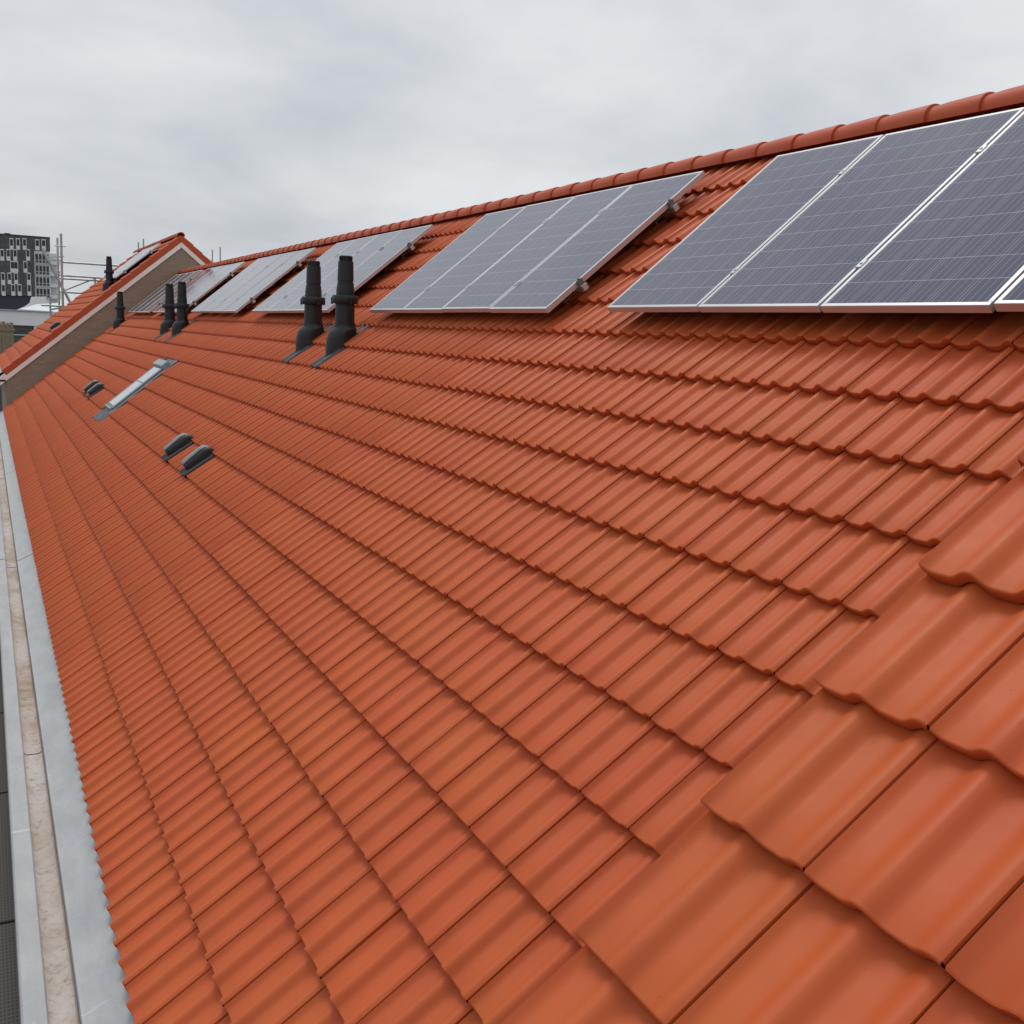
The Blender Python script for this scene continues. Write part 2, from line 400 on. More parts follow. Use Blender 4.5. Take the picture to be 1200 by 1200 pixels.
# ---- main house
Y_FAR, U_STEP = 32.8, -1.55
u_left = -2.54 - TW * 101                     # a tile joint falls on u = -2.54
NC = int((-1.62 - u_left) / TW) + 1
main = empty('terraced_house', (XR, 16, GZ), 'long terraced house with orange tiled roof carrying six arrays of solar panels', 'house')
def child_of(parent, o):                     # geometry written in world axes, parent is an unrotated empty
    o.location = Vector(o.location) - parent.location; return o
roof_m = child_of(main, roof_deck(main, -Y_FAR, U_STEP + 0.02, 0))
# flashing positions take the place of tiles
FLUES = [(-12.0, 10), (-10.75, 10), (-22.45, 10), (-21.0, 10), (-31.2, 10)]
VENTS = [(-12.13, 5), (-10.93, 5), (-22.55, 5), (-21.55, 5)]
colof = lambda u: int(round((u - 0.15 - u_left) / TW))
FLUES = [(u_left + colof(u) * TW, r) for u, r in FLUES]; VENTS = [(u_left + colof(u) * TW, r) for u, r in VENTS]
skip = {(colof(u + 0.15), r) for u, r in FLUES} | {(colof(u + 0.15), r) for u, r in VENTS}
SKY_U0, SKY_C = u_left + colof(-18.75) * TW, 4
skip |= {(colof(-18.75) + i, r) for i in range(SKY_C) for r in (5, 6, 7, 8)}
lay_tiles(roof_m, u_left, NC, 0, RIDGE_N, TN, 300, skip)
child_of(main, back_slope(main, 1.56, Y_FAR - 0.02, 0))
lay_ridge(main, 1.70, Y_FAR - 0.1, 0.0, main.location)
w = MB(); w.box((0.12, 1.9, GZ), (2 * XR - 0.12, Y_FAR - 0.05, -0.25)); child_of(main, w.build('wall', 'gable_brick', main))

# gutter: zinc apron, channel with dirt, flat outer rim, in sections with open joints
def gutter(parent, dz, x_off, cuts, laps, gname='gutter'):
    gt = MB()
    ap = [(0.06 + x_off, 0.005 + dz), (0.0 + x_off, -0.045 + dz), (-0.150 + x_off, -0.118 + dz), (-0.163 + x_off, -0.118 + dz), (-0.168 + x_off, -0.130 + dz), (-0.166 + x_off, -0.205 + dz)]
    rim = [(-0.283 + x_off, -0.205 + dz), (-0.283 + x_off, -0.098 + dz), (-0.289 + x_off, -0.092 + dz), (-0.372 + x_off, -0.092 + dz), (-0.380 + x_off, -0.10 + dz), (-0.382 + x_off, -0.24 + dz)]
    for a, b in zip(cuts, cuts[1:]):
        gt.sweep(ap, a + 0.012, b - 0.012); gt.sweep(rim, a + 0.012, b - 0.012)
    o = gt.build(gname, 'zinc', parent, 30); child_of(parent, o)
    lp = [cuts[0]] + laps + [cuts[-1]]
    for i, (a, b) in enumerate(zip(lp, lp[1:])):
        c = MB(); zb = -0.200 + dz + 0.006 * (i % 2) 
        c.sweep([(-0.281 + x_off, zb + 0.07), (-0.279 + x_off, zb + 0.012), (-0.262 + x_off, zb), (-0.19 + x_off, zb), (-0.173 + x_off, zb + 0.012), (-0.170 + x_off, zb + 0.06)], a, b + 0.02)
        c.build('gutter_channel', 'dirty_channel', o, 40)
    u = MB(); u.box((-0.375 + x_off, cuts[0], -0.30 + dz), (0.10 + x_off, cuts[-1], -0.242 + dz)); u.build('gutter_board', 'deck_dark', o)
    return o
gutter(main, 0, 0, [1.6, 12.85, 20.1, Y_FAR], [7.15, 10.9, 12.86, 16.0, 20.1, 25.0])

# ---- raised houses at both ends: the same roof lifted along its normal, with gable wall, fascia and verge
HN = 0.82; DZ = HN / CA
def gable(parent, y, thick, face, dz, xs_off):
    """gable wall of the raised house; face = -1 looks towards the camera"""
    m = MB(); yb = y + thick
    e0, e1 = 0.10, 2 * XR - 0.10
    P = [(e0, GZ), (e1, GZ), (e1, dz - 0.15 + 0.10 * TA), (XR, ZR + dz - 0.16), (e0, dz - 0.15 + 0.10 * TA)]
    m.add([(x, y, z) for x, z in P] + [(x, yb, z) for x, z in P], [(4, 3, 2, 1, 0), (5, 6, 7, 8, 9)] + [(i, (i + 1) % 5, 5 + (i + 1) % 5, 5 + i) for i in range(5)])
    return child_of(parent, m.build('wall', 'gable_brick', parent))
def fascia(parent, y, dz, front):
    """two white sloping boards meeting at the apex, on the face of the gable; front = +1/-1 direction of the outside"""
    t = 0.03 * front
    for s in (-1, 1):
        m = MB(); h0, h1 = -0.115, -0.37
        xa, xb_ = XR, (-0.06 if s < 0 else 2 * XR + 0.06)
        za = ZR + dz; zb = za - abs(xb_ - XR) * TA
        g0 = 0.002 * s
        v = [(xa + g0, y, za + h0 ), (xb_, y, zb + h0), (xb_, y, zb + h1), (xa + g0, y, za + h1)]
        v += [(a, b + t, c) for a, b, c in v]
        m.add(v, [(0, 1, 2, 3), (7, 6, 5, 4), (0, 4, 5, 1), (1, 5, 6, 2), (2, 6, 7, 3), (3, 7, 4, 0)])
        child_of(parent, m.build('fascia_board', 'white_paint', parent))
# far house
far = empty('terraced_house', (XR, 38, GZ), 'taller terraced house with brick gable and white fascia boards beyond the long roof', 'house')
roof_f = child_of(far, roof_deck(far, -43.3, -Y_FAR - 0.02, HN, v0=2 * TE))
lay_tiles(roof_f, -43.25, 34, 2, RIDGE_N + 2, HN + TN, 0)
child_of(far, back_slope(far, Y_FAR, 43.3, DZ)); lay_ridge(far, Y_FAR + 0.02, 43.2, DZ + 0.02, far.location)
gable(far, Y_FAR, 0.3, -1, DZ, 0); gable(far, 42.9, 0.3, 1, DZ, 0); fascia(far, Y_FAR - 0.005, DZ, -1)
w = MB(); w.box((0.12, Y_FAR + 0.32, GZ), (2 * XR - 0.12, 42.88, 0.6)); child_of(far, w.build('wall', 'gable_brick', far))
# verge tiles: flat flap-sided tiles along the gable edge, both slopes
def verge_mesh():
    m = MB(); hh = TE + 0.05
    # local x across (0 = outer edge), y up the slope, z normal
    prof = [(-0.040, -0.135), (-0.040, 0.018), (-0.026, 0.036), (0.03, 0.040), (0.115, 0.034), (0.15, 0.046), (0.19, 0.052), (0.235, 0.030), (0.25, 0.012)]
    inn = [(x + (0.02 if x < -0.03 else 0), z - (0.018 if x > -0.03 else 0.0)) for x, z in prof]
    n = len(prof); v = []
    for y, lift in ((0.0, 0.030), (hh, 0.004)):
        v += [(x, y, z + (lift if z > -0.1 else 0.017 if y < 0.1 else 0.013)) for x, z in prof] + [(x, y, z + (lift if z > -0.1 else 0.017 if y < 0.1 else 0.013)) for x, z in inn]
    f = []
    for i in range(n - 1):
        f += [(i, i + 1, 2 * n + i + 1, 2 * n + i), (n + i, 3 * n + i, 3 * n + i + 1, n + i + 1), (i, n + i, n + i + 1, i + 1), (2 * n + i, 2 * n + i + 1, 3 * n + i + 1, 3 * n + i)]
    f += [(0, 2 * n, 3 * n, n), (n - 1, 2 * n - 1, 4 * n - 1, 3 * n - 1)]
    m.add(v, f); return m.mesh('verge_tile', 'verge_red', 30)
VERGE = verge_mesh()
vm = MB(); vm.v = [(-x, y, z) for x, y, z in [tuple(q.co) for q in VERGE.vertices]]; vm.f = [tuple(p.vertices)[::-1] for p in VERGE.polygons]
VERGE_M = vm.mesh('verge_tile', 'verge_red', 30)
RM2 = Matrix(((0, -CA, SA), (1, 0, 0), (0, SA, CA)))       # rear slope frame
def verge(parent, y_edge, n, mirror):
    for r in range(2, 20):
        # front slope: u grows towards the camera; the outer edge of the far house lies at the largest u
        me = VERGE_M if mirror else VERGE
        o = link('verge_tile', me, parent); o.location = W3(-y_edge, r * TE + jit(0.004), n + TN + 0.004) - parent.location; o.rotation_euler = RQ
        o = link('verge_tile', VERGE if mirror else VERGE_M, parent)
        o.location = Vector((2 * XR, y_edge, 0)) + RM2 @ Vector((0, r * TE, n + TN + 0.004)) - parent.location; o.rotation_euler = RM2.to_euler()
verge(far, Y_FAR, HN, True)
gutter(far, DZ, 0, [Y_FAR - 0.04, 38.0, 43.2], [38.0])
dp = MB(); dp.lathe([(0.045, 0), (0.045, 6.1)], 14, (-0.20, Y_FAR + 0.25, GZ + 0.1)); child_of(far, dp.build('downpipe', 'grey_plastic', far, 40))
# near house
near = empty('terraced_house', (XR, -3, GZ), 'terraced house with large orange roof tiles raised one step above the long roof', 'house')
NU = -1.545
roof_n = child_of(near, roof_deck(near, NU + 0.03, NU + TW * 22, HN, v0=2 * TE))
nskip = set()
lay_tiles(roof_n, NU - 0.006, 22, 2, RIDGE_N + 2, HN + TN - 0.010, 90, nskip)
child_of(near, back_slope(near, -5.0, 1.52, DZ)); lay_ridge(near, -5.0, 1.3, DZ + 0.02, near.location)
gable(near, 1.14, 0.3, 1, DZ, 0); fascia(near, 1.445, DZ, 1)
w = MB(); w.box((0.12, -5, GZ), (2 * XR - 0.12, 1.12, 0.6)); child_of(near, w.build('wall', 'gable_brick', near))
gutter(near, DZ, 0, [-5.0, -1.2, 1.5], [-1.2])

# ---------------------------------------------------------------- solar panels
PW, PH, PN, PT = 0.955, 1.690, 0.150, 0.040
def frame_mesh():
    m = MB(); b = 0.022; z0, z1 = -PT, 0.0
    m.bbox((0, 0, z0), (PW, b, z1), 0.002); m.bbox((0, PH - b, z0), (PW, PH, z1), 0.002)
    m.bbox((0, b, z0), (b, PH - b, z1 - 0.0004), 0.002); m.bbox((PW - b, b, z0), (PW, PH - b, z1 - 0.0004), 0.002)
    return m.mesh('frame', 'aluminium')
FRAME = frame_mesh()
LAM = MB().box((0.021, 0.021, -0.012), (PW - 0.021, PH - 0.021, -0.003)).mesh('laminate', 'pv_cells')
clm = MB(); clm.bbox((-0.017, -0.03, -0.008), (0.017, 0.03, 0.006), 0.002); clm.lathe([(0.008, 0.006), (0.008, 0.011)], 8)
CLAMP = clm.mesh('clamp', 'aluminium')
BACK = MB().box((0.25, 1.2, -0.030), (0.70, 1.45, -0.0125)).mesh('junction_box', 'black_plastic')
V_PAN = 4.275
def panel(u, v, n, label, group, clamp=True):
    o = empty('solar_panel', (0, 0, 0), label, 'solar panel', group); on_roof(o, u, v, n)
    o.rotation_euler = (RM @ Matrix.Rotation(jit(0.0022), 3, 'X') @ Matrix.Rotation(jit(0.0025), 3, 'Y')).to_euler()
    link('frame', FRAME, o); link('laminate', LAM, o)
    if clamp:
        for cv in (0.33, 1.30): link('clamp', CLAMP, o, (PW + 0.0075, cv, 0.0015))
    return o
ORD = ['first', 'second', 'third', 'fourth', 'fifth']
def end_bracket():
    m = MB(); m.box((0.0, -0.032, -0.082), (0.045, 0.032, -0.042)); m.box((0.002, -0.022, -0.042), (0.022, 0.022, 0.004)); m.lathe([(0.009, 0.004), (0.009, 0.014)], 8, (0.012, 0, 0)); return m.mesh('end_clamp', 'dark_clamp')
ENDB = end_bracket()
def array(u0, cnt, pitch, n, where, group, v=V_PAN):
    for i in range(cnt):
        panel(u0 + i * pitch, v + jit(0.003), n + jit(0.002), '%s solar panel from the gable side in the array %s' % (ORD[i], where), group, i < cnt - 1)
    wid = (cnt - 1) * pitch + PW
    for k, cv in enumerate((0.33, 1.30)):
        rl = empty('mounting_rail', (0, 0, 0), '%s aluminium rail under the solar array %s' % (('lower', 'upper')[k], where), 'rail', 'rails under the solar panels'); on_roof(rl, u0, v + cv, n)
        m = MB(); m.box((-0.05, -0.02, -0.084), (wid + 0.05, 0.02, -PT - 0.0015)); m.build('rail', 'aluminium', rl)
        link('end_clamp', ENDB, rl, (wid + 0.002, 0, 0))
        for q in range(cnt + 1):
            h = MB(); ux = 0.12 + q * (wid - 0.24) / cnt; h.box((ux - 0.015, -0.12, -0.094), (ux + 0.015, 0.018, -0.0855)); h.box((ux - 0.015, -0.12, -0.12), (ux + 0.015, -0.112, -0.0945)); h.build('roof_hook', 'dark_clamp', rl)
GP = 'solar panels on the long roof'
array(-5.84, 4, 0.974, PN, 'nearest the raised step', GP)
array(-10.52, 4, 0.966, PN, 'just beyond the tall flue pipes', GP)
array(-15.90, 4, 0.962, PN, 'behind the tall flue pipes', GP)
array(-21.10, 4, 1.02, PN, 'beside the small flue pipes', GP)
array(-26.3, 4, 1.02, PN, 'behind the small flue pipes', GP)
array(-31.0, 4, 1.03, PN, 'touching the brick gable', GP)
array(-37.1, 4, 0.966, HN + PN, 'on the taller house', 'solar panels on the taller house', v=4.85)

# ---------------------------------------------------------------- flue pipes
def flue(u, row, n, label, group):
    """plastic flashing tile, slope-foot cone, pipe, collar and slotted terminal"""
    o = empty('flue_pipe', (0, 0, 0), label, 'flue pipe', group); v0 = row * TE
    uc, vc = u + 0.15, v0 + 0.41
    base = W3(uc, vc, n + 0.05); o.location = base
    inv = lambda u_, v_, n_: W3(u_, v_, n_) - base
    # flashing plate with two ribs
    m = MB(); 
    pr = [(0.01, 0.010), (0.035, 0.034), (0.07, 0.038), (0.10, 0.016), (0.20, 0.016), (0.235, 0.040), (0.275, 0.036), (0.295, 0.012)]
    vs = []
    for vv, lift in ((v0 - 0.01, 0.028), (v0 + 0.02, 0.03), (v0 + 0.36, 0.012), (v0 + 0.74, 0.006)):
        vs += [inv(u + a, vv, n + b + lift) for a, b in pr]
    k = len(pr); fs = [(r * k + i, r * k + i + 1, (r + 1) * k + i + 1, (r + 1) * k + i) for r in range(3) for i in range(k - 1)]
    vs += [inv(u + a, v0 - 0.01, n + b) for a, b in pr]; fs += [(i, i + 1, 4 * k + i + 1, 4 * k + i) for i in range(k - 1)]
    m.add(vs, fs); m.build('flashing_plate', 'flashing_dark', o, 40)
    # lower lead saddle where the cone meets the plate
    m = MB(); seg = 28; vs = []
    def ring(r, z, x, sl, ry=1.0):               # sl: how strongly the ring follows the roof slope
        return [(x + r * math.cos(2 * math.pi * i / seg), r * ry * math.sin(2 * math.pi * i / seg), z + sl * (x + r * math.cos(2 * math.pi * i / seg)) * TA) for i in range(seg)]
    rings = [ring(0.165, -0.02, -0.035, 1, 0.84), ring(0.163, 0.05, -0.037, 0.80, 0.84), ring(0.160, 0.085, -0.034, 0.42, 0.86), ring(0.152, 0.112, -0.026, 0.22, 0.90), ring(0.134, 0.134, -0.012, 0.10, 0.96), ring(0.118, 0.146, 0, 0), ring(0.115, 0.172, 0, 0), ring(0.104, 0.174, 0, 0)]
    for r in rings: vs += r
    fs = [(q * seg + i, q * seg + (i + 1) % seg, (q + 1) * seg + (i + 1) % seg, (q + 1) * seg + i) for q in range(len(rings) - 1) for i in range(seg)]
    m.add(vs, fs); m.build('slope_cone', 'black_plastic', o, 40)
    m = MB(); vs = [inv(uc + a, v0 + b, n + c) for a, b, c in ((-0.06, 0.22, 0.058), (0.06, 0.22, 0.058), (0.05, 0.30, 0.066), (-0.05, 0.30, 0.066), (-0.06, 0.22, 0.04), (0.06, 0.22, 0.04), (0.05, 0.30, 0.04), (-0.05, 0.30, 0.04))]
    m.add(vs, [(0, 1, 2, 3), (0, 4, 5, 1), (1, 5, 6, 2), (2, 6, 7, 3), (3, 7, 4, 0)]); m.build('lead_saddle', 'aluminium', o)
    m = MB(); m.lathe([(0.1075, 0.14), (0.1065, 0.195), (0.1025, 0.197), (0.1000, 0.41)], 28); m.build('pipe', 'black_plastic', o, 40)
    m = MB(); m.lathe([(0.098, 0.392), (0.132, 0.394), (0.137, 0.400), (0.137, 0.468), (0.130, 0.478), (0.094, 0.480)], 28); cl = m.build('collar', 'black_plastic', o, 40)
    for a in (0.6, 2.7, 4.8):
        t = MB(); t.box((0.128, -0.012, 0.386), (0.147, 0.012, 0.456)); tb = t.build('tab', 'black_plastic', cl); tb.rotation_euler = (0, 0, a)
    m = MB(); m.lathe([(0.0955, 0.480), (0.094, 0.540), (0.0865, 0.598), (0.0865, 0.610), (0.0805, 0.612), (0.0805, 0.628), (0.0855, 0.630), (0.0795, 0.826), (0.070, 0.832)], 28); m.build('terminal', 'black_plastic', o, 40)
    cp = MB(); cp.lathe([(0.060, 0.830), (0.060, 0.869), (0.070, 0.871), (0.070, 0.882), (0.060, 0.887)], 24); cap = cp.build('cap', 'black_plastic', o, 40)
    for i in range(14):
        a = 2 * math.pi * i / 14; t = MB(); t.box((0.0605, -0.006, 0.8325), (0.070, 0.006, 0.8705)); s = t.build('slat', 'black_plastic', cap); s.rotation_euler = (0, 0, a)
    return o
flue(*FLUES[0], TN, 'tall black flue pipe of the near pair, the one closer to the brick gable', 'flue pipes on the long roof')
flue(*FLUES[1], TN, 'tall black flue pipe of the near pair, the one farther from the brick gable', 'flue pipes on the long roof')
flue(*FLUES[2], TN, 'small black flue pipe above the skylight, the one closer to the gable', 'flue pipes on the long roof')
flue(*FLUES[3], TN, 'small black flue pipe above the skylight, the one farther from the gable', 'flue pipes on the long roof')
flue(*FLUES[4], TN, 'lone black flue pipe standing against the brick gable wall below the white fascia', 'flue pipes on the long roof')
flue(-34.1, 12, HN + TN, 'black flue pipe standing on the taller house roof above the verge tiles', 'flue pipes on the taller house')

# ---------------------------------------------------------------- roof vents
def vent(u, row, label, n=0.0, group='hooded vents low on the long roof'):
    o = empty('roof_vent', (0, 0, 0), label, 'roof vent', group); v0 = row * TE; on_roof(o, u, v0, n + TN + 0.006)
    m = MB(); pr = [(0.005, 0.012), (0.03, 0.036), (0.06, 0.040), (0.09, 0.016), (0.21, 0.016), (0.245, 0.040), (0.275, 0.036), (0.296, 0.02)]
    m.sweep([(x, z + 0.038) for x, z in pr] , -0.012, 0.02); k = len(pr)
    vs = [(x, 0.02, z + 0.038) for x, z in pr] + [(x, 0.42, z - 0.003) for x, z in pr] + [(x, -0.012, z - 0.004) for x, z in pr] + [(x, -0.012, z + 0.038) for x, z in pr]
    m.add(vs, [(i, i + 1, k + i + 1, k + i) for i in range(k - 1)] + [(2 * k + i, 2 * k + i + 1, 3 * k + i + 1, 3 * k + i) for i in range(k - 1)])
    m.build('base_tile', 'black_plastic', o, 40)
    # long rounded hood, blunt overhanging low end
    m = MB(); seg = 14; st = [(0.058, 0.078, 0.112), (0.062, 0.086, 0.126), (0.075, 0.090, 0.132), (0.30, 0.088, 0.136), (0.35, 0.086, 0.124), (0.38, 0.082, 0.092), (0.392, 0.076, 0.045)]; vs = []
    for y, hw, h in st:
        zb = 0.062 if y < 0.1 else 0.015
        for i in range(seg + 1):
            a = math.pi * i / seg; c, s_ = math.cos(a), math.sin(a)
            vs.append((0.15 - hw * math.copysign(abs(c) ** 0.42, c), y, zb + (h - zb) * abs(s_) ** 0.40))
    n = seg + 1; fs = [(q * n + i, q * n + i + 1, (q + 1) * n + i + 1, (q + 1) * n + i) for q in range(len(st) - 1) for i in range(seg)]
    fs += [tuple((len(st) - 1) * n + i for i in range(n)), tuple(range(n))]
    m.add(vs, fs); hd = m.build('hood', 'black_plastic', o, 50)
    m = MB(); vs = []; sg = 8; tp = [(0.050, 0.062, 0.118, 0.010), (0.056, 0.070, 0.128, 0.016), (0.075, 0.073, 0.136, 0.018), (0.28, 0.070, 0.139, 0.018), (0.335, 0.066, 0.131, 0.016), (0.372, 0.058, 0.106, 0.012)]
    for y, hw, zc, hh in tp:
        for i in range(sg + 1):
            a = math.pi * i / sg; vs.append((0.135 - hw * math.cos(a), y, zc + hh * math.sin(a) ** 0.7))
    k = sg + 1; m.add(vs, [(q * k + i, q * k + i + 1, (q + 1) * k + i + 1, (q + 1) * k + i) for q in range(len(tp) - 1) for i in range(sg)] + [tuple(range(k)), tuple((len(tp) - 1) * k + i for i in range(k))])
    m.build('hood_cap', 'vent_cap_grey', hd, 60)
    m = MB(); m.box((0.075, 0.085, 0.02), (0.225, 0.30, 0.064)); m.build('grille', 'black_plastic', o)
    return o
vent(*VENTS[0], 'dark hooded roof vent below the tall flue pipes, the one nearer the skylight')
vent(*VENTS[1], 'dark hooded roof vent below the tall flue pipes, the one farther from the skylight')
vent(*VENTS[2], 'small dark hooded vent tile between skylight and brick gable, the one nearer the gable')
vent(*VENTS[3], 'small dark hooded vent tile between skylight and brick gable, the one nearer the skylight')

vent(-34.25, 7, 'small dark vent on the taller house roof above the white fascia', HN, 'vents on the taller house')

# ---------------------------------------------------------------- skylight
sk = empty('skylight', (0, 0, 0), 'narrow grey framed roof window with lead apron set in the orange tiles', 'skylight'); on_roof(sk, SKY_U0, 5 * TE, TN)
sw, sh = SKY_C * TW, 4 * TE
m = MB(); z0, z1 = 0.0, 0.078; gx0, gx1 = 0.15, 0.86
m.bbox((0.07, 0.10, z0), (gx0 - 0.0015, sh - 0.12, z1), 0.006); m.bbox((gx1 + 0.0015, 0.10, z0), (gx1 + 0.13, sh - 0.12, z1 - 0.006), 0.006); m.bbox((gx0, 0.10, z0), (gx1, 0.15, z1 - 0.004), 0.006)
m.build('frame', 'window_frame_grey', sk)
m = MB(); m.bbox((gx0, 0.1515, 0.03), (gx1, sh - 0.2615, 0.075), 0.004); m.build('pane', 'roof_glass', sk)
m = MB(); m.bbox((gx0, 0.74, 0.0755), (gx1, 0.760, 0.079), 0.001); m.build('seal', 'window_frame_grey', sk)
m = MB(); m.bbox((0.03, sh - 0.26, 0.0), (gx1 + 0.16, sh - 0.12, 0.125), 0.012); m.build('top_hood', 'hood_grey', sk)
m = MB(); m.bbox((gx0, 0.078, 0.02), (gx1, 0.0985, 0.085), 0.004); m.build('bottom_strip', 'aluminium', sk)
m = MB(); m.bbox((0.002, 0.0, -0.02), (0.067, sh, 0.055), 0.01); m.build('side_flashing', 'lead', sk); m = MB(); m.bbox((gx1 + 0.135, 0.0, -0.02), (sw - 0.002, sh, 0.050), 0.01); m.build('side_flashing', 'lead', sk)
m = MB(); m.box((0.07, sh - 0.118, -0.02), (gx1 + 0.13, sh - 0.002, 0.03)); m.build('head_flashing', 'lead', sk)
# lead apron dressed over the rolls of the course below
m = MB(); vs = []; nx = 36
for y, lift in ((-0.20, 0.012), (-0.06, 0.016), (0.03, 0.022), (0.085, 0.034)):
    for i in range(nx + 1):
        x = 0.05 + (sw - 0.1) * i / nx; zt = TH * 1.06 * (1 - ((y + TE) / TE if y < 0 else 1.0)); vs.append((x, y + 0.012 * math.sin(i * 1.7) * (y < -0.1), zt + prof_h(x) * (1 if y < 0 else 0.5) + lift))
fs = [(q * (nx + 1) + i, q * (nx + 1) + i + 1, (q + 1) * (nx + 1) + i + 1, (q + 1) * (nx + 1) + i) for q in range(3) for i in range(nx)]
m.add(vs, fs); m.build('lead_apron', 'lead', sk, 60)

# ---------------------------------------------------------------- scaffold beside the gutter
DECKZ = -0.75
ys = [-2.2, 0.5, 3.3, 6.07, 7.88, 9.58, 11.22, 13.3, 15.6, 18.0, 20.5, 23.0, 25.5, 28.0, 30.5, 32.6]
for i, (a, b) in enumerate(zip(ys, ys[1:])):
    o = empty('scaffold_plank', (-0.55, a, DECKZ - 0.05), 'dark perforated steel scaffold plank below the zinc gutter', 'plank', 'planks of the scaffold deck under the gutter')
    m = MB(); m.bbox((0.30, 0.012, 0.0), (-0.0 + 0.02, b - a - 0.012, 0.05), 0.004) if False else m.bbox((0.0, 0.012, 0.0), (0.33, b - a - 0.012, 0.05), 0.004); m.build('deck_plate', 'scaffold_deck', o)
    m = MB(); m.box((-0.34, 0.012, 0.0), (-0.01, b - a - 0.012, 0.048)); m.build('deck_plate', 'scaffold_deck', o)
    m = MB(); m.tube((-0.36, 0.0, -0.028), (0.36, 0.0, -0.028), 0.024); m.build('transom', 'scaffold_steel', o)
# far scaffold behind the taller house
def scaff(name, parts, label, cat='scaffold', group=None):
    base = Vector(parts[0][1]); o = empty(name, base, label, cat, group)
    for nm, a, b, r in parts:
        m = MB(); m.tube(Vector(a) - base, Vector(b) - base, r); m.build(nm, 'scaffold_steel', o, 50)
    return o
sy = 44.0
P_ = [('standard', (2.34, sy, GZ), (2.34, sy, 5.75), 0.045), ('standard', (2.27, sy + 1.0, GZ), (2.27, sy + 1.0, 5.65), 0.04),
      ('ledger', (2.30, sy + 0.05, 4.70), (9.5, sy + 0.05, 4.70), 0.038), ('ledger', (2.30, sy + 0.05, 4.20), (9.5, sy + 0.05, 4.20), 0.038), ('ledger', (2.30, sy + 1.05, 4.12), (9.5, sy + 1.05, 4.12), 0.038),
      ('ledger', (2.30, sy + 0.05, 3.58), (9.5, sy + 0.05, 3.58), 0.038), ('brace', (1.66, sy - 0.06, 5.16), (2.72, sy - 0.06, 2.95), 0.05),
      ('ledger', (1.9, sy + 1.0, 4.9), (2.4, sy - 0.2, 4.9), 0.022), ('ledger', (2.1, sy - 0.1, 5.28), (2.5, sy - 0.1, 5.28), 0.02)]
for x, zt in ((5.12, 5.66), (5.31, 5.80), (7.95, 5.58), (8.26, 5.72)):
    P_.append(('standard', (x, sy, GZ), (x, sy, zt), 0.028))
for z in (4.70, 4.20, 3.58):
    P_.append(('coupler', (2.34, sy - 0.05, z), (2.34, sy + 0.09, z), 0.05))
P_ += [('standard', (1.95, sy + 1.0, GZ), (1.95, sy + 1.0, 3.4), 0.04), ('ledger', (1.6, sy + 0.5, 3.05), (2.8, sy + 0.5, 3.05), 0.035), ('ledger', (1.9, sy + 0.5, 2.9), (2.8, sy + 0.5, 3.1), 0.035),
       ('standard', (3.6, sy + 1.0, GZ), (3.6, sy + 1.0, 4.25), 0.035), ('brace', (2.3, sy + 1.1, 3.58), (3.6, sy + 1.1, 4.2), 0.03)]
P_.append(('coupler', (3.75, sy - 0.02, 4.15), (3.92, sy - 0.02, 4.15), 0.06))
scaff('scaffold', P_, 'grey tube scaffold with guard rails and diagonal brace behind the taller house')

# ---------------------------------------------------------------- background buildings
# low white building with dark brick wall below its roof band
lb = empty('white_building', (1.0, 62, GZ), 'low building with white roof band over dark brick wall beyond the taller house', 'building')
def wbox(name, mat, parent, a, b, c=0):
    m = MB(); m.bbox(a, b, c) if c else m.box(a, b); return child_of(parent, m.build(name, mat, parent))
wbox('roof_band', 'plaster_white', lb, (-9, 60.0, 2.12), (2.74, 74, 2.84), 0.02)
wbox('roof_edge', 'grey_panel_far', lb, (-9.1, 59.9, 2.845), (2.84, 74.1, 2.90))
wbox('wall', 'dark_brick', lb, (-9, 60.12, GZ), (1.93, 73.9, 2.115))
wbox('wall_corner', 'plaster_white', lb, (1.94, 60.05, GZ), (2.70, 73.9, 2.115))
wbox('string_course', 'grey_panel_far', lb, (-9, 60.06, 1.60), (1.935, 60.115, 1.66))
# wooden crate panel leaning on the deck
cr_ = empty('wooden_crate', (0.4, 50, GZ), 'weathered wooden board crate in front of the dark brick wall', 'crate')
for i in range(8):
    wbox('board', 'weathered_wood', cr_, (-0.52 + i * 0.16, 50.0 + 0.008 * (i % 2), 0.75), (-0.375 + i * 0.16, 50.03 + 0.008 * (i % 2), 2.28 + 0.03 * (i % 3)))
wbox('batten', 'weathered_wood', cr_, (-0.55, 49.965, 1.95), (0.80, 49.998, 2.06)); wbox('batten', 'weathered_wood', cr_, (-0.55, 49.965, 0.95), (0.80, 49.998, 1.06))
wbox('post', 'weathered_wood', cr_, (-0.50, 50.05, GZ), (-0.38, 50.17, 2.0)); wbox('post', 'weathered_wood', cr_, (0.62, 50.05, GZ), (0.74, 50.17, 2.0))
# sloping light canopy
cn = empty('canopy', (2.3, 70, GZ), 'pale grey sloping canopy roof between the white building and the scaffold', 'canopy')
def prism(name, mat, parent, pts, d):
    m = MB(); n = len(pts); v = list(pts) + [(a + d[0], b + d[1], c + d[2]) for a, b, c in pts]
    m.add(v, [tuple(range(n)), tuple(range(2 * n - 1, n - 1, -1))] + [(i, (i + 1) % n, n + (i + 1) % n, n + i) for i in range(n)]); return child_of(parent, m.build(name, mat, parent))
prism('sheet', 'canopy_sheet', cn, [(1.52, 70, 2.99), (4.1, 70, 2.92), (4.1, 72.4, 3.52), (2.65, 72.2, 3.36)], (0, 0, -0.06))
prism('white_screen', 'plaster_white', cn, [(1.50, 73, 2.95), (1.95, 73, 3.18), (2.25, 73, 3.42), (2.36, 73, 3.80), (3.20, 73, 3.86), (3.20, 73, 2.95)], (0, 0.3, 0))
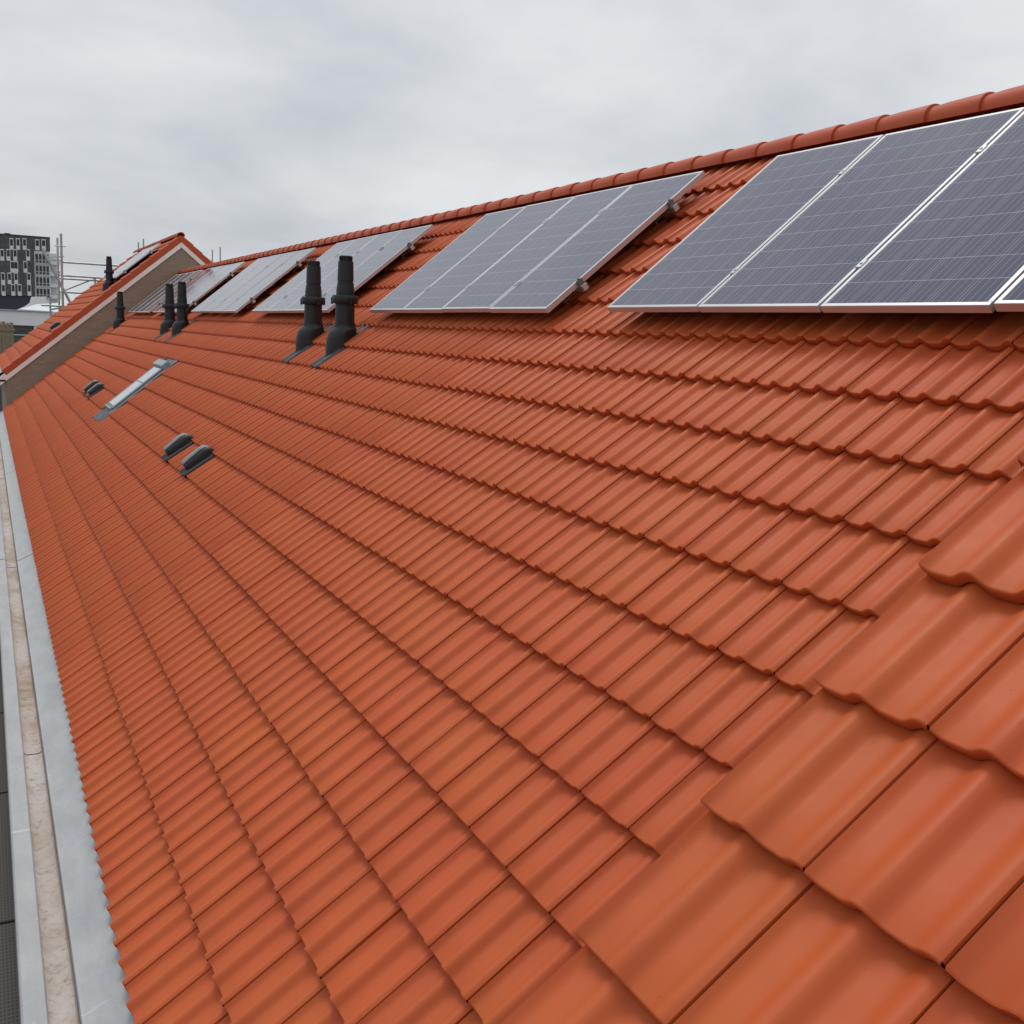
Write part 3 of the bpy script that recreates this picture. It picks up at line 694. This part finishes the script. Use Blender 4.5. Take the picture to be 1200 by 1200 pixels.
for x, y, z in ((1.7, 70.2, 2.96), (3.7, 70.2, 2.98), (3.7, 72.2, 3.36)):
    m = MB(); m.tube((x, y, GZ), (x, y, z), 0.05); child_of(cn, m.build('post', 'scaffold_steel', cn, 50))
# dark apartment block with pale window frames
AY = 265.0
ap = empty('apartment_block', (4, AY, GZ), 'tall dark apartment block with pale framed narrow windows and white glazed corner', 'building')
wbox('wall', 'dark_brick_far', ap, (-26, AY, 7.0), (10.45, AY + 16, 20.1)); wbox('top_wall', 'dark_brick_far', ap, (10.455, AY, 17.2), (13.85, AY + 16, 20.12))
wbox('roof_slab', 'navy_far', ap, (-26.1, AY - 0.1, 20.13), (13.9, AY + 16.1, 20.35)); wbox('plinth', 'navy_far', ap, (-26, AY + 0.3, GZ), (10.4, AY + 15.9, 6.99))
wbox('corner_wall', 'plaster_white', ap, (10.46, AY + 0.25, GZ), (13.75, AY + 15.5, 17.19))
for i in range(3): wbox('roof_box', 'navy_far', ap, (-2 + i * 3.3, AY + 3, 20.36), (-0.8 + i * 3.3, AY + 5, 20.75))
def apwin(x, z, w_=1.0, h_=2.5, n=1):
    f = wbox('window', 'window_pale_far', ap, (x, AY - 0.09, z), (x + w_, AY - 0.005, z + h_))
    for i in range(n):
        ww = (w_ - 0.2) / n
        m = MB(); m.box((x + 0.12 + i * ww - ap.location.x, -0.12, z + 0.95 - GZ), (x + 0.08 + (i + 1) * ww - ap.location.x, -0.092, z + h_ - 0.22 - GZ))
        p_ = m.build('pane', 'far_glass', f)
        p_.location = (0, 0, 0); p_.matrix_parent_inverse = Matrix.Translation(Vector(f.location)).inverted()
K = 265 / 1217.8
def pxw(x, y):                                # photo pixel at the apartment's distance to (X, Z)
    q = CAMP + (cam.matrix_world.to_3x3() @ Vector(((x - 600) / 1217.8, -(y - 600) / 1217.8, -1))) * 1.0
    d = q - CAMP; t = (AY - CAMP.y) / d.y; p = CAMP + d * t; return p.x, p.z
rows_px = [(292.8, [13.7, 21.3, 29.0]), (305.6, [2.8, 10, 18, 33]), (319.6, [(16.9, 2), 30]), (333, [3.8, 11.4, 19, 34]), (346.5, [4.3, 15.7, 23.3, 34.6])]
for yb, xs in rows_px:
    for q in xs:
        x, k = (q if isinstance(q, tuple) else (q, 1)); X, Z = pxw(x, yb); wd_ = 0.80 if k == 1 else 1.60
        apwin(X - wd_ / 2, Z, wd_, 2.55, k)
    for q in (-6.5, -13.5, -24, -33, -45, -58):
        X, Z = pxw(q, yb); apwin(X - 0.5, Z, 1.05, 2.55, 1)
for x in (43.9, 51.3):
    X, Z = pxw(x, 293.2); apwin(X - 0.45, Z, 0.9, 2.4, 1)
for k in range(4):
    z = pxw(50, 307 + k * 13.4)[1]
    wbox('floor_band', 'grey_panel_far', ap, (10.47, AY + 0.10, z - 0.55), (13.74, AY + 0.24, z - 0.28))
    for i in range(4):
        f = wbox('window', 'grey_panel_far', ap, (10.72 + i * 0.74, AY + 0.12, z - 0.2), (11.30 + i * 0.74, AY + 0.245, z + 1.9))
        for zz0, zz1 in ((0.0, 0.42), (0.62, 1.82)):
            wbox('pane', 'far_glass', ap, (10.77 + i * 0.74, AY + 0.05, z - 0.15 + zz0), (11.25 + i * 0.74, AY + 0.115, z - 0.15 + zz1))
    wbox('balcony', 'plaster_white', ap, (13.8, AY + 1.0, z - 0.4), (15.9, AY + 8, z + 0.55)); wbox('balcony_rail', 'grey_panel_far', ap, (13.8, AY + 0.9, z + 0.56), (15.95, AY + 8.1, z + 0.75))
wbox('balcony_wall', 'plaster_white', ap, (13.78, AY + 2.5, GZ), (15.3, AY + 15, 16.9))
